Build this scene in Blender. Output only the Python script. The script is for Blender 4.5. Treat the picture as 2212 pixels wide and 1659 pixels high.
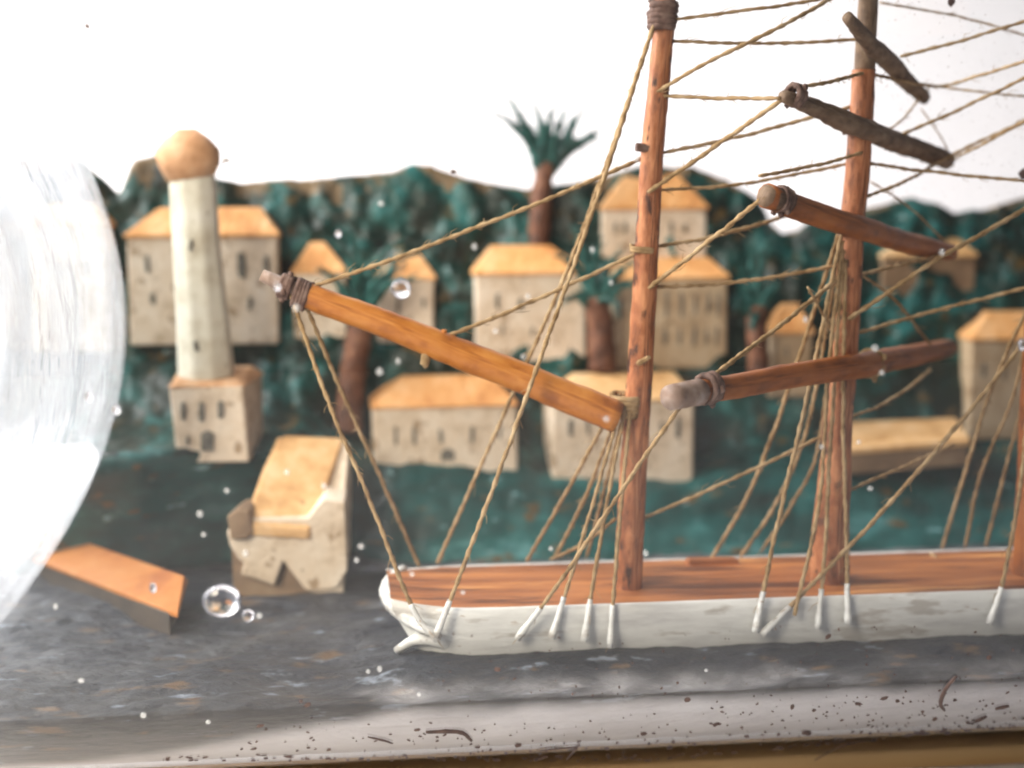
import bpy, bmesh, math, random
from mathutils import Vector, noise

for o in list(bpy.data.objects):
    bpy.data.objects.remove(o)
scn = bpy.context.scene
COL = scn.collection
S = 0.001                      # everything below is written in millimetres
R_ = random.Random(7)

# ------------------------------------------------------------------ camera
PITCH, YAW, HFOV = math.radians(8), math.radians(7), math.radians(38)
FWD = Vector((math.sin(YAW) * math.cos(PITCH), math.cos(YAW) * math.cos(PITCH), -math.sin(PITCH)))
RIGHT = Vector((math.cos(YAW), -math.sin(YAW), 0))
UP = RIGHT.cross(FWD)
CAM = Vector((0, -12.5, -5.6)) - 145 * FWD
cd = bpy.data.cameras.new('camera')
cd.angle = HFOV
cd.clip_start, cd.clip_end = 0.005, 20
cd.dof.use_dof = True
cd.dof.focus_distance = 0.131
cd.dof.aperture_fstop = 20
cam = bpy.data.objects.new('camera', cd)
COL.objects.link(cam)
cam.location = CAM * S
cam.rotation_euler = FWD.to_track_quat('-Z', 'Y').to_euler()
scn.camera = cam

# ------------------------------------------------------------------ light (indoor close-up, window on one side)
w = bpy.data.worlds.new('World')
scn.world = w
w.use_nodes = True
w.node_tree.nodes['Background'].inputs[0].default_value = (0.92, 0.93, 1.0, 1)
w.node_tree.nodes['Background'].inputs[1].default_value = 0.14


def area(name, loc, target, size, power, col, spread=180):
    ld = bpy.data.lights.new(name, 'AREA')
    ld.shape = 'RECTANGLE'
    ld.size, ld.size_y = size[0] * S, size[1] * S
    ld.energy = power
    ld.color = col
    o = bpy.data.objects.new(name, ld)
    COL.objects.link(o)
    o.location = Vector(loc) * S
    o.rotation_euler = (Vector(target) - Vector(loc)).to_track_quat('-Z', 'Y').to_euler()
    ld.spread = math.radians(spread)
    return o


area('window_light', (-205, 40, 160), (30, 125, 20), (190, 190), 3.0, (1.0, 0.97, 0.93))
area('room_light', (-125, -150, 75), (-62, 0, -15), (90, 90), 0.135, (1.0, 0.88, 0.70), 75)
scn.view_settings.view_transform = 'Standard'
scn.view_settings.look = 'None'
scn.view_settings.gamma = 1
scn.view_settings.exposure = 0.0
scn.view_settings.use_curve_mapping = False
scn.cycles.filter_width = 2.0
scn.cycles.transparent_max_bounces = 24
scn.cycles.max_bounces = 12
scn.cycles.transmission_bounces = 10
scn.cycles.caustics_reflective = False
scn.cycles.caustics_refractive = False


# ------------------------------------------------------------------ measuring helpers: picture position + depth -> a place in the bottle
PW, PH = 2212, 1659
FPX = PW / 2 / math.tan(HFOV / 2)


def ray(u, v):
    return FWD + RIGHT * ((u - PW / 2) / FPX) - UP * ((v - PH / 2) / FPX)


def P(u, v, Y):
    r = ray(u, v)
    return CAM + r * ((Y - CAM.y) / r.y)


def G(u, v, z):
    r = ray(u, v)
    return CAM + r * ((z - CAM.z) / r.z)


BR = 45.0                      # bottle radius, axis = x


def GL(u, v, rad=BR):
    """near wall of the bottle"""
    r = ray(u, v)
    a = r.y ** 2 + r.z ** 2
    b = CAM.y * r.y + CAM.z * r.z
    c = CAM.y ** 2 + CAM.z ** 2 - rad ** 2
    dsc = b * b - a * c
    t = (-b - math.sqrt(max(dsc, 0))) / a
    return CAM + r * t


DOME_X = -38.5


def dome_x(r):
    return DOME_X - r * r / 74.0


def fbm(p, sc, oct=4):
    return noise.fractal(Vector(p) * sc, 1.0, 2.0, oct, noise_basis='PERLIN_ORIGINAL')


# ------------------------------------------------------------------ materials
def new_mat(name):
    m = bpy.data.materials.new(name)
    m.use_nodes = True
    nt = m.node_tree
    for n in list(nt.nodes):
        nt.nodes.remove(n)
    out = nt.nodes.new('ShaderNodeOutputMaterial')
    return m, nt, out


def nd(nt, t, **kw):
    n = nt.nodes.new(t)
    for k, v in kw.items():
        setattr(n, k, v)
    return n


def coords(nt, uv=False, scale=(1, 1, 1)):
    tc = nd(nt, 'ShaderNodeTexCoord')
    mp = nd(nt, 'ShaderNodeMapping')
    k = 1.0 if uv else 1000.0
    mp.inputs['Scale'].default_value = [c * k for c in scale]
    nt.links.new(tc.outputs['UV' if uv else 'Object'], mp.inputs['Vector'])
    return mp.outputs['Vector']


def noise_ramp(nt, vec, scale, stops, detail=5, rough=0.6, dist=0.0):
    n = nd(nt, 'ShaderNodeTexNoise')
    n.inputs['Scale'].default_value = scale
    n.inputs['Detail'].default_value = detail
    n.inputs['Roughness'].default_value = rough
    n.inputs['Distortion'].default_value = dist
    nt.links.new(vec, n.inputs['Vector'])
    r = nd(nt, 'ShaderNodeValToRGB')
    e = r.color_ramp.elements
    while len(e) < len(stops):
        e.new(0.5)
    for el, (p, c) in zip(e, stops):
        el.position = p
        el.color = (*c, 1)
    nt.links.new(n.outputs['Fac'], r.inputs['Fac'])
    return n, r


def mixc(nt, a, b, fac, mode='MIX'):
    m = nd(nt, 'ShaderNodeMix', data_type='RGBA', blend_type=mode)
    if hasattr(fac, 'node'):
        nt.links.new(fac, m.inputs['Factor'])
    else:
        m.inputs['Factor'].default_value = fac
    for i, x in ((6, a), (7, b)):
        if hasattr(x, 'node'):
            nt.links.new(x, m.inputs[i])
        else:
            m.inputs[i].default_value = (*x, 1)
    return m.outputs[2]


def paint(name, stops, scale=0.35, rough=0.6, bump=0.25, bscale=1.2, spots=None, spot_scale=0.5, spot_lo=0.62, uv=False,
          stretch=(1, 1, 1), bdist=0.25, spec=0.4, detail=5, spots2=None, spot2_scale=1.0, spot2_lo=0.66, spots3=None, spot3_scale=0.08, spot3_lo=0.46):
    m, nt, out = new_mat(name)
    vec = coords(nt, uv, stretch)
    n, r = noise_ramp(nt, vec, scale, stops, detail)
    col = r.outputs['Color']
    for sp, ss, lo in ((spots3, spot3_scale, spot3_lo), (spots, spot_scale, spot_lo), (spots2, spot2_scale, spot2_lo)):
        if sp:
            n2, r2 = noise_ramp(nt, vec, ss, [(lo, (0, 0, 0)), (lo + 0.07, (1, 1, 1))], 4)
            col = mixc(nt, col, sp, r2.outputs['Color'])
    b = nd(nt, 'ShaderNodeBsdfPrincipled')
    nt.links.new(col, b.inputs['Base Color'])
    b.inputs['Roughness'].default_value = rough
    b.inputs['Specular IOR Level'].default_value = spec
    if bump:
        nb = nd(nt, 'ShaderNodeTexNoise')
        nb.inputs['Scale'].default_value = bscale
        nb.inputs['Detail'].default_value = 6
        nt.links.new(vec, nb.inputs['Vector'])
        bp = nd(nt, 'ShaderNodeBump')
        bp.inputs['Strength'].default_value = bump
        bp.inputs['Distance'].default_value = bdist * S
        nt.links.new(nb.outputs['Fac'], bp.inputs['Height'])
        nt.links.new(bp.outputs['Normal'], b.inputs['Normal'])
    nt.links.new(b.outputs[0], out.inputs['Surface'])
    return m


M = {}
M['wall'] = paint('wall_paint', bump=0.5, bdist=0.35, stops=[(0.3, (0.44, 0.33, 0.22)), (0.46, (0.70, 0.58, 0.45)), (0.7, (0.80, 0.71, 0.60))], scale=0.26,
                  spots=(0.38, 0.27, 0.17), spot_scale=0.5, spot_lo=0.58)
M['wall_warm'] = paint('wall_paint_warm', [(0.3, (0.36, 0.25, 0.15)), (0.55, (0.50, 0.38, 0.25)), (0.75, (0.57, 0.47, 0.34))], 0.3,
                       spots=(0.24, 0.17, 0.1), spot_scale=0.7, spot_lo=0.62)
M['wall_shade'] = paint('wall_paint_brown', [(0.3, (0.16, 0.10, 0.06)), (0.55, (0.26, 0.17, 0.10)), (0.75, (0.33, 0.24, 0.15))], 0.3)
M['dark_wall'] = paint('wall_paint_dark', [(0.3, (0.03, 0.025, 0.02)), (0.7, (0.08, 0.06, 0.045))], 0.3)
M['roof'] = paint('roof_paint', bump=0.7, bdist=0.4, stops=[(0.3, (0.50, 0.20, 0.06)), (0.48, (0.69, 0.345, 0.125)), (0.75, (0.80, 0.50, 0.26))], scale=0.28,
                  spots=(0.25, 0.13, 0.04), spot_scale=0.9, spot_lo=0.68)
M['roof_pale'] = paint('roof_paint_pale', [(0.3, (0.44, 0.23, 0.08)), (0.5, (0.66, 0.40, 0.18)), (0.75, (0.78, 0.57, 0.34))], 0.28,
                       spots=(0.35, 0.2, 0.08), spot_scale=0.8, spot_lo=0.66)
M['roof_red'] = paint('roof_paint_red', [(0.3, (0.30, 0.085, 0.015)), (0.5, (0.44, 0.155, 0.03)), (0.75, (0.50, 0.21, 0.06))], 0.25)
M['ink'] = paint('window_ink', [(0.3, (0.05, 0.05, 0.04)), (0.55, (0.15, 0.14, 0.12)), (0.8, (0.32, 0.29, 0.25))], 1.2)
M['cap'] = paint('lantern_paint', [(0.3, (0.36, 0.17, 0.075)), (0.5, (0.56, 0.31, 0.16)), (0.75, (0.68, 0.46, 0.29))], 0.3)
M['shaft'] = paint('tower_paint', [(0.3, (0.50, 0.44, 0.33)), (0.5, (0.70, 0.67, 0.56)), (0.75, (0.78, 0.76, 0.68))], 0.22,
                   spots=(0.25, 0.2, 0.12), spot_scale=0.7, spot_lo=0.66)
M['hill'] = paint('hill_paint', [(0.32, (0.002, 0.006, 0.005)), (0.46, (0.006, 0.030, 0.024)), (0.56, (0.010, 0.078, 0.072)), (0.70, (0.04, 0.19, 0.19))],
                  0.20, rough=0.38, bump=0.7, bscale=0.5, bdist=1.0, spots=(0.09, 0.055, 0.015), spot_scale=0.38, spot_lo=0.60,
                  spots2=(0.16, 0.30, 0.32), spot2_scale=0.6, spot2_lo=0.66, spots3=(0.008, 0.018, 0.013), spot3_scale=0.11, spot3_lo=0.52)
M['lawn'] = paint('bank_paint', [(0.32, (0.003, 0.016, 0.014)), (0.46, (0.004, 0.046, 0.043)), (0.6, (0.009, 0.088, 0.085)), (0.74, (0.09, 0.24, 0.25))], 0.16, rough=0.35, bump=0.4,
                  bscale=0.4, bdist=0.5, stretch=(0.6, 1, 1.4), spots=(0.10, 0.06, 0.02), spot_scale=0.4, spot_lo=0.61,
                  spots2=(0.24, 0.42, 0.45), spot2_scale=0.45, spot2_lo=0.66)
M['crest'] = paint('crest_haze_tint', [(0.3, (0.06, 0.05, 0.03)), (0.5, (0.16, 0.11, 0.06)), (0.75, (0.30, 0.21, 0.12))], 0.4, bump=0.7, bdist=0.6)  # tan colour paints in the haze fringe along the ridge
M['frond'] = paint('frond_paint', [(0.3, (0.006, 0.026, 0.024)), (0.5, (0.016, 0.095, 0.085)), (0.75, (0.07, 0.24, 0.22))], 0.6, rough=0.4, bump=0.4,
                   spots=(0.28, 0.34, 0.24), spot_scale=1.2, spot_lo=0.68)
M['trunk'] = paint('palm_trunk_paint', [(0.3, (0.03, 0.014, 0.010)), (0.5, (0.13, 0.050, 0.026)), (0.75, (0.26, 0.12, 0.065))], 0.5, bump=0.9, bdist=0.5)
M['sea'] = paint('sea_paint', [(0.3, (0.008, 0.011, 0.018)), (0.5, (0.024, 0.028, 0.037)), (0.7, (0.052, 0.054, 0.060))], 0.16, rough=0.5, bump=1.0, spec=0.3,
                 bscale=0.5, bdist=1.2, stretch=(0.6, 1.3, 1.3), spots=(0.12, 0.075, 0.045), spot_scale=0.3, spot_lo=0.60,
                 spots2=(0.20, 0.23, 0.28), spot2_scale=0.33, spot2_lo=0.62)
M['boom'] = paint('orange_wood', [(0.3, (0.22, 0.060, 0.010)), (0.48, (0.44, 0.155, 0.026)), (0.72, (0.58, 0.25, 0.055))], 1.0, uv=True, stretch=(0.25, 3.0, 1),
                  rough=0.45, bump=0.2, bscale=2)
M['mast'] = paint('mast_wood', [(0.3, (0.055, 0.016, 0.008)), (0.48, (0.33, 0.115, 0.045)), (0.68, (0.58, 0.26, 0.12))], 1.0, uv=True, stretch=(0.22, 5.0, 1),
                  rough=0.5, bump=0.5, bscale=3, spots=(0.05, 0.02, 0.012), spot_scale=1.3, spot_lo=0.57)
M['yard'] = paint('dark_wood', [(0.3, (0.07, 0.019, 0.006)), (0.5, (0.25, 0.075, 0.015)), (0.72, (0.36, 0.13, 0.032))], 1.0, uv=True, stretch=(0.2, 2.5, 1),
                  rough=0.5, bump=0.3, bscale=3)
M['yard_grey'] = paint('weathered_wood', [(0.3, (0.05, 0.03, 0.02)), (0.5, (0.16, 0.10, 0.06)), (0.72, (0.28, 0.2, 0.13))], 1.2, uv=True, stretch=(0.3, 2.5, 1),
                       rough=0.7, bump=0.7, bscale=4)
M['grey_tip'] = paint('grey_tip', [(0.3, (0.12, 0.07, 0.05)), (0.5, (0.24, 0.16, 0.12)), (0.75, (0.38, 0.32, 0.29))], 0.5)
M['rope'] = paint('rope_fibre', [(0.3, (0.16, 0.095, 0.042)), (0.5, (0.32, 0.215, 0.112)), (0.75, (0.48, 0.36, 0.22))], 0.5, rough=0.9, bump=0.3, bscale=3, spec=0.1)
M['lashing'] = paint('dark_lashing', [(0.3, (0.035, 0.018, 0.012)), (0.5, (0.11, 0.06, 0.045)), (0.75, (0.22, 0.15, 0.12))], 0.9, rough=0.8)
M['white'] = paint('hull_white', [(0.3, (0.52, 0.52, 0.52)), (0.5, (0.70, 0.71, 0.70)), (0.75, (0.80, 0.81, 0.80))], 0.3, rough=0.45, bump=0.6, bscale=0.8,
                   stretch=(0.35, 1, 1.5), spots=(0.48, 0.46, 0.43), spot_scale=0.3, spot_lo=0.55, spots2=(0.30, 0.20, 0.13), spot2_scale=0.9, spot2_lo=0.68)
M['deck'] = paint('deck_wood', [(0.3, (0.16, 0.045, 0.014)), (0.5, (0.33, 0.112, 0.032)), (0.72, (0.50, 0.20, 0.058))], 0.5, stretch=(0.12, 1.0, 1), rough=0.5,
                  bump=0.3, bscale=1.0, spots=(0.12, 0.035, 0.012), spot_scale=0.35, spot_lo=0.55, spots2=(0.62, 0.30, 0.10), spot2_scale=0.25, spot2_lo=0.60)
M['speck'] = paint('dust_dark', [(0.3, (0.06, 0.04, 0.038)), (0.7, (0.16, 0.10, 0.085))], 0.8, bump=0)
def sea_cast():
    # water colour above; pale band below paints in the table's reflection on the glass
    m = M['sea']
    nt = m.node_tree
    bs = [n for n in nt.nodes if n.type == 'BSDF_PRINCIPLED'][0]
    paint_col = bs.inputs['Base Color'].links[0].from_socket
    vec = coords(nt)
    _, pr = noise_ramp(nt, vec, 0.10, [(0.3, (0.66, 0.63, 0.64)), (0.7, (0.86, 0.84, 0.86))], 5)
    sx = nd(nt, 'ShaderNodeSeparateXYZ')
    nt.links.new(vec, sx.inputs[0])
    band_drop = nd(nt, 'ShaderNodeMapRange')  # painted reflection band starts lower towards the punt end
    nt.links.new(sx.outputs[0], band_drop.inputs[0])
    for i, v in ((1, -12), (2, -42), (3, 0), (4, 7.5)):
        band_drop.inputs[i].default_value = v
    nz = nd(nt, 'ShaderNodeTexNoise')
    nz.inputs['Scale'].default_value = 0.16
    nt.links.new(vec, nz.inputs['Vector'])
    a1 = nd(nt, 'ShaderNodeMath', operation='ADD')
    nt.links.new(sx.outputs[2], a1.inputs[0])
    nt.links.new(band_drop.outputs[0], a1.inputs[1])
    a2 = nd(nt, 'ShaderNodeMath', operation='MULTIPLY_ADD')
    nt.links.new(nz.outputs['Fac'], a2.inputs[0])
    a2.inputs[1].default_value = 2.2
    nt.links.new(a1.outputs[0], a2.inputs[2])
    mr = nd(nt, 'ShaderNodeMapRange', interpolation_type='SMOOTHSTEP')
    nt.links.new(a2.outputs[0], mr.inputs[0])
    mr.inputs[1].default_value = SEA_Z - 2.6 + 1.1
    mr.inputs[2].default_value = SEA_Z + 0.55 + 1.1
    col = mixc(nt, pr.outputs['Color'], paint_col, mr.outputs[0])
    nt.links.new(col, bs.inputs['Base Color'])


SEA_Z = -30.8
sea_cast()
M['board'] = paint('board_wood', [(0.3, (0.42, 0.24, 0.09)), (0.5, (0.56, 0.36, 0.16)), (0.72, (0.64, 0.45, 0.24))], 0.12, stretch=(0.1, 1, 1), rough=0.5)
M['table'] = paint('table_white', [(0.3, (0.82, 0.81, 0.83)), (0.7, (0.88, 0.87, 0.89))], 0.02, rough=0.6, bump=0.05)
M['backdrop'] = paint('backdrop_paper', [(0.3, (0.84, 0.83, 0.86)), (0.7, (0.88, 0.87, 0.89))], 0.01, rough=0.9, bump=0)
M['cork'] = paint('cork', [(0.3, (0.3, 0.16, 0.07)), (0.7, (0.5, 0.32, 0.17))], 0.4)


def glass_wall():
    m, nt, out = new_mat('bottle_glass')
    geo = nd(nt, 'ShaderNodeNewGeometry')
    dot = nd(nt, 'ShaderNodeVectorMath', operation='DOT_PRODUCT')
    nt.links.new(geo.outputs['Normal'], dot.inputs[0])
    nt.links.new(geo.outputs['Incoming'], dot.inputs[1])
    ab = nd(nt, 'ShaderNodeMath', operation='ABSOLUTE')
    nt.links.new(dot.outputs['Value'], ab.inputs[0])
    om = nd(nt, 'ShaderNodeMath', operation='SUBTRACT')
    om.inputs[0].default_value = 1
    nt.links.new(ab.outputs[0], om.inputs[1])
    pw = nd(nt, 'ShaderNodeMath', operation='POWER')
    nt.links.new(om.outputs[0], pw.inputs[0])
    pw.inputs[1].default_value = 3.6
    ml = nd(nt, 'ShaderNodeMath', operation='MULTIPLY_ADD', use_clamp=True)
    nt.links.new(pw.outputs[0], ml.inputs[0])
    ml.inputs[1].default_value = 1.0
    ml.inputs[2].default_value = 0.038
    tr = nd(nt, 'ShaderNodeBsdfTransparent')
    tr.inputs[0].default_value = (0.975, 0.98, 0.985, 1)
    gl = nd(nt, 'ShaderNodeBsdfGlossy')
    gl.inputs['Roughness'].default_value = 0.04
    vec = coords(nt)
    n, r = noise_ramp(nt, vec, 0.25, [(0.35, (0.0, 0.0, 0.0)), (0.75, (0.03, 0.03, 0.03))], 8, 0.75)
    df = nd(nt, 'ShaderNodeBsdfDiffuse')
    df.inputs[0].default_value = (0.7, 0.68, 0.68, 1)
    mx0 = nd(nt, 'ShaderNodeMixShader')
    nt.links.new(r.outputs['Color'], mx0.inputs[0])
    nt.links.new(tr.outputs[0], mx0.inputs[1])
    nt.links.new(df.outputs[0], mx0.inputs[2])
    mx = nd(nt, 'ShaderNodeMixShader')
    nt.links.new(ml.outputs[0], mx.inputs[0])
    nt.links.new(mx0.outputs[0], mx.inputs[1])
    nt.links.new(gl.outputs[0], mx.inputs[2])
    nt.links.new(mx.outputs[0], out.inputs['Surface'])
    return m


def glass_base():
    m, nt, out = new_mat('thick_glass')
    gl = nd(nt, 'ShaderNodeBsdfGlass')
    gl.inputs['Color'].default_value = (0.84, 0.86, 0.88, 1)
    gl.inputs['Roughness'].default_value = 0.06
    gl.inputs['IOR'].default_value = 1.48
    vec = coords(nt, scale=(0.35, 1, 0.35))
    nb = nd(nt, 'ShaderNodeTexNoise')
    nb.inputs['Scale'].default_value = 0.25
    nb.inputs['Detail'].default_value = 4
    nt.links.new(vec, nb.inputs['Vector'])
    bp = nd(nt, 'ShaderNodeBump')
    bp.inputs['Strength'].default_value = 1.0
    bp.inputs['Distance'].default_value = 1.2 * S
    nt.links.new(nb.outputs['Fac'], bp.inputs['Height'])
    nt.links.new(bp.outputs['Normal'], gl.inputs['Normal'])
    tl = nd(nt, 'ShaderNodeBsdfTranslucent')
    tl.inputs[0].default_value = (0.85, 0.87, 0.9, 1)
    mx = nd(nt, 'ShaderNodeMixShader')
    mx.inputs[0].default_value = 0.12
    nt.links.new(gl.outputs[0], mx.inputs[1])
    nt.links.new(tl.outputs[0], mx.inputs[2])
    tr = nd(nt, 'ShaderNodeBsdfTransparent')
    tr.inputs[0].default_value = (0.87, 0.885, 0.89, 1)
    mx2 = nd(nt, 'ShaderNodeMixShader')
    geo = nd(nt, 'ShaderNodeNewGeometry')
    dot = nd(nt, 'ShaderNodeVectorMath', operation='DOT_PRODUCT')
    nt.links.new(geo.outputs['Normal'], dot.inputs[0])
    nt.links.new(geo.outputs['Incoming'], dot.inputs[1])
    ab = nd(nt, 'ShaderNodeMath', operation='ABSOLUTE')
    nt.links.new(dot.outputs['Value'], ab.inputs[0])
    pw = nd(nt, 'ShaderNodeMath', operation='POWER')
    nt.links.new(ab.outputs[0], pw.inputs[0])
    pw.inputs[1].default_value = 0.45
    ml = nd(nt, 'ShaderNodeMath', operation='MULTIPLY_ADD')
    nt.links.new(pw.outputs[0], ml.inputs[0])
    ml.inputs[1].default_value = 0.16
    ml.inputs[2].default_value = 0.585
    nt.links.new(ml.outputs[0], mx2.inputs[0])
    nt.links.new(mx.outputs[0], mx2.inputs[1])
    nt.links.new(tr.outputs[0], mx2.inputs[2])
    nt.links.new(mx2.outputs[0], out.inputs['Surface'])
    return m


def droplet(op):
    m, nt, out = new_mat('droplet_glass')
    b = nd(nt, 'ShaderNodeBsdfPrincipled')
    b.inputs['Base Color'].default_value = (0.92, 0.94, 0.95, 1)
    b.inputs['Roughness'].default_value = 0.08
    b.inputs['Coat Weight'].default_value = 1.0
    tr = nd(nt, 'ShaderNodeBsdfTransparent')
    mx = nd(nt, 'ShaderNodeMixShader')
    mx.inputs[0].default_value = op
    nt.links.new(tr.outputs[0], mx.inputs[1])
    nt.links.new(b.outputs[0], mx.inputs[2])
    nt.links.new(mx.outputs[0], out.inputs['Surface'])
    return m


M['glass'] = glass_wall()
M['base_glass'] = glass_base()
def bead():
    m, nt, out = new_mat('bead_glass')
    gl = nd(nt, 'ShaderNodeBsdfGlass')
    gl.inputs['Color'].default_value = (0.98, 0.98, 1.0, 1)
    gl.inputs['Roughness'].default_value = 0.03
    gl.inputs['IOR'].default_value = 1.5
    nt.links.new(gl.outputs[0], out.inputs['Surface'])
    return m


M['droplet'] = bead()
M['faint_droplet'] = droplet(0.3)


# ------------------------------------------------------------------ mesh helpers (vertices in mm, world axes)
class MB:
    def __init__(s):
        s.v, s.f, s.uv = [], [], []

    def add(s, vs, fs, uvs=None):
        o = len(s.v)
        s.v += [Vector(x) for x in vs]
        s.f += [tuple(i + o for i in f) for f in fs]
        s.uv += uvs if uvs else [(0, 0)] * len(vs)
        return s


def tube(mb, pts, radii, sides=8, lobes=0, twist=0.0, amp=0.22, flat=1.0, up=Vector((0, 0, 1)), cap=True, jit=0.0):
    pts = [Vector(p) for p in pts]
    n = len(pts)
    if not isinstance(radii, (list, tuple)):
        radii = [radii] * n
    vs, fs, uvs = [], [], []
    acc = 0.0
    prev = None
    for i, p in enumerate(pts):
        t = (pts[min(i + 1, n - 1)] - pts[max(i - 1, 0)]).normalized()
        if i:
            acc += (p - pts[i - 1]).length
        if prev is None:
            a = t.cross(up)
            if a.length < 0.05:
                a = t.cross(Vector((1, 0, 0)))
            a.normalize()
        else:
            a = (prev - t * prev.dot(t)).normalized()
        prev = a
        b = t.cross(a)
        for k in range(sides):
            th = 2 * math.pi * k / sides
            r = radii[i]
            if lobes:
                r *= 1 - amp + amp * math.cos(lobes * (th - twist * acc))
            if jit:
                r *= 1 + jit * R_.uniform(-1, 1)
            vs.append(p + a * (r * math.cos(th)) + b * (r * math.sin(th) * flat))
            uvs.append((acc, k / sides))
    for i in range(n - 1):
        for k in range(sides):
            k2 = (k + 1) % sides
            fs.append((i * sides + k, i * sides + k2, (i + 1) * sides + k2, (i + 1) * sides + k))
    if cap:
        fs.append(tuple(range(sides - 1, -1, -1)))
        fs.append(tuple((n - 1) * sides + k for k in range(sides)))
    mb.add(vs, fs, uvs)
    return mb


def smooth_path(pts, step):
    """Catmull-Rom resample"""
    pts = [Vector(p) for p in pts]
    if len(pts) == 2:
        L = (pts[1] - pts[0]).length
        n = max(2, int(L / step))
        return [pts[0].lerp(pts[1], i / n) for i in range(n + 1)]
    ext = [2 * pts[0] - pts[1]] + pts + [2 * pts[-1] - pts[-2]]
    out = []
    for i in range(1, len(ext) - 2):
        p0, p1, p2, p3 = ext[i - 1:i + 3]
        n = max(1, int((p2 - p1).length / step))
        for k in range(n):
            t = k / n
            out.append(0.5 * ((2 * p1) + (p2 - p0) * t + (2 * p0 - 5 * p1 + 4 * p2 - p3) * t * t + (3 * p1 - p0 - 3 * p2 + p3) * t ** 3))
    out.append(pts[-1])
    return out


def ellipsoid(mb, c, rx, ry, rz, seg=10, rings=7, jit=0.0):
    vs, fs = [], []
    for i in range(rings + 1):
        ph = math.pi * i / rings
        for k in range(seg):
            th = 2 * math.pi * k / seg
            j = 1 + jit * R_.uniform(-1, 1)
            vs.append(Vector(c) + Vector((rx * math.sin(ph) * math.cos(th), ry * math.sin(ph) * math.sin(th), rz * math.cos(ph))) * j)
    for i in range(rings):
        for k in range(seg):
            k2 = (k + 1) % seg
            fs.append((i * seg + k, (i + 1) * seg + k, (i + 1) * seg + k2, i * seg + k2))
    mb.add(vs, fs)
    return mb


def prism(mb, poly, extr):
    """poly: list of points (front), extr: vector to the back"""
    n = len(poly)
    vs = [Vector(p) for p in poly] + [Vector(p) + Vector(extr) for p in poly]
    fs = [tuple(range(n - 1, -1, -1)), tuple(range(n, 2 * n))]
    for i in range(n):
        j = (i + 1) % n
        fs.append((i, j, n + j, n + i))
    mb.add(vs, fs)
    return mb


def box8(mb, c):
    """8 corners: bottom 4 (front-left, front-right, back-right, back-left), top 4"""
    mb.add(c, [(3, 2, 1, 0), (4, 5, 6, 7), (0, 1, 5, 4), (1, 2, 6, 5), (2, 3, 7, 6), (3, 0, 4, 7)])
    return mb


def jitv(p, a):
    return Vector(p) + Vector((R_.uniform(-a, a), R_.uniform(-a, a), R_.uniform(-a, a)))


def build(name, mb, mat, parent=None, base=Vector((0, 0, 0)), smooth=False, bevel=0.0, seg=2):
    me = bpy.data.meshes.new(name)
    me.from_pydata([(v - base) * S for v in mb.v], [], mb.f)
    uvl = me.uv_layers.new(name='UVMap')
    for lp in me.loops:
        uvl.data[lp.index].uv = mb.uv[lp.vertex_index]
    bm = bmesh.new()
    bm.from_mesh(me)
    bmesh.ops.remove_doubles(bm, verts=bm.verts, dist=1e-7)
    bmesh.ops.recalc_face_normals(bm, faces=bm.faces)
    if bevel:
        bmesh.ops.bevel(bm, geom=list(bm.edges), offset=bevel * S, segments=seg, profile=0.6, affect='EDGES', clamp_overlap=True)
    for f in bm.faces:
        f.smooth = smooth
    bm.to_mesh(me)
    bm.free()
    me.materials.append(mat)
    o = bpy.data.objects.new(name, me)
    COL.objects.link(o)
    if parent is not None:
        o.parent = parent
    else:
        o.location = base * S
    return o


class Thing:
    def __init__(s, name, label, cat, base, group=None):
        s.base = Vector(base)
        s.o = bpy.data.objects.new(name, None)
        s.o.empty_display_size = 0.002
        COL.objects.link(s.o)
        s.o.location = s.base * S
        s.o['label'], s.o['category'] = label, cat
        if group:
            s.o['group'] = group

    def part(s, name, mb, mat, parent=None, **k):
        return build(name, mb, mat, parent or s.o, s.base, **k)


def structure(name, mb, mat, **k):
    o = build(name, mb, mat, None, **k)
    o['kind'] = 'structure'
    return o


# ------------------------------------------------------------------ table, backdrop
mb = MB()
prof = [(-420, -47.2)] + [(120, -47.2)] + [(120 + 60 * math.sin(a), -47.2 + 60 - 60 * math.cos(a)) for a in [math.pi / 2 * i / 8 for i in range(1, 9)]] + [(180, 420)]
# the table runs forward of the bottle, the paper rises behind it
vs, fs = [], []
mb.add([(-700, -420, -47.2), (700, -420, -47.2), (700, 119, -47.2), (-700, 119, -47.2)], [(0, 1, 2, 3)])
structure('table', mb, M['table'])
mb = MB()
pp = [(120, -47.0)] + prof[2:]
for y, z in pp:
    vs += [(-700, y, z), (700, y, z)]
for i in range(len(pp) - 1):
    fs.append((2 * i, 2 * i + 1, 2 * i + 3, 2 * i + 2))
mb.add(vs, fs)
structure('backdrop', mb, M['backdrop'], smooth=True)

# wooden board under the bottle
t = Thing('wooden_board', 'brown wooden board lying flat under the glass bottle', 'board', (20, 0, -47.2))
mb = MB()
box8(mb, [(-75, -12.5, -47.15), (150, -12.5, -47.15), (150, 26, -47.15), (-75, 26, -47.15),
          (-75, -12.5, -45.05), (150, -12.5, -45.05), (150, 26, -45.05), (-75, 26, -45.05)])
t.part('plank', mb, M['board'], bevel=0.3)

# ------------------------------------------------------------------ sea: a solid cast lying in the bottle
SEA_Z = -30.8
mb = MB()
NX, NY = 150, 56
XR = 96.0
RI = BR - 1.0
rows = []
vs, fs = [], []


def sea_h(x, y):
    p = (x * 0.55, y, 3.1)
    k = max(0.0, min(1.0, (13.0 - abs(y + 14.3)) / 5.0))
    k = k * k * (3 - 2 * k) * max(0.0, min(1.0, (x + 17) / 7.0))
    return 0.75 * fbm(p, 0.13, 4) * (1 - 0.6 * k) + 0.22 * fbm((x, y * 1.2, 8), 0.6, 3) + 1.15 * k


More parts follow.
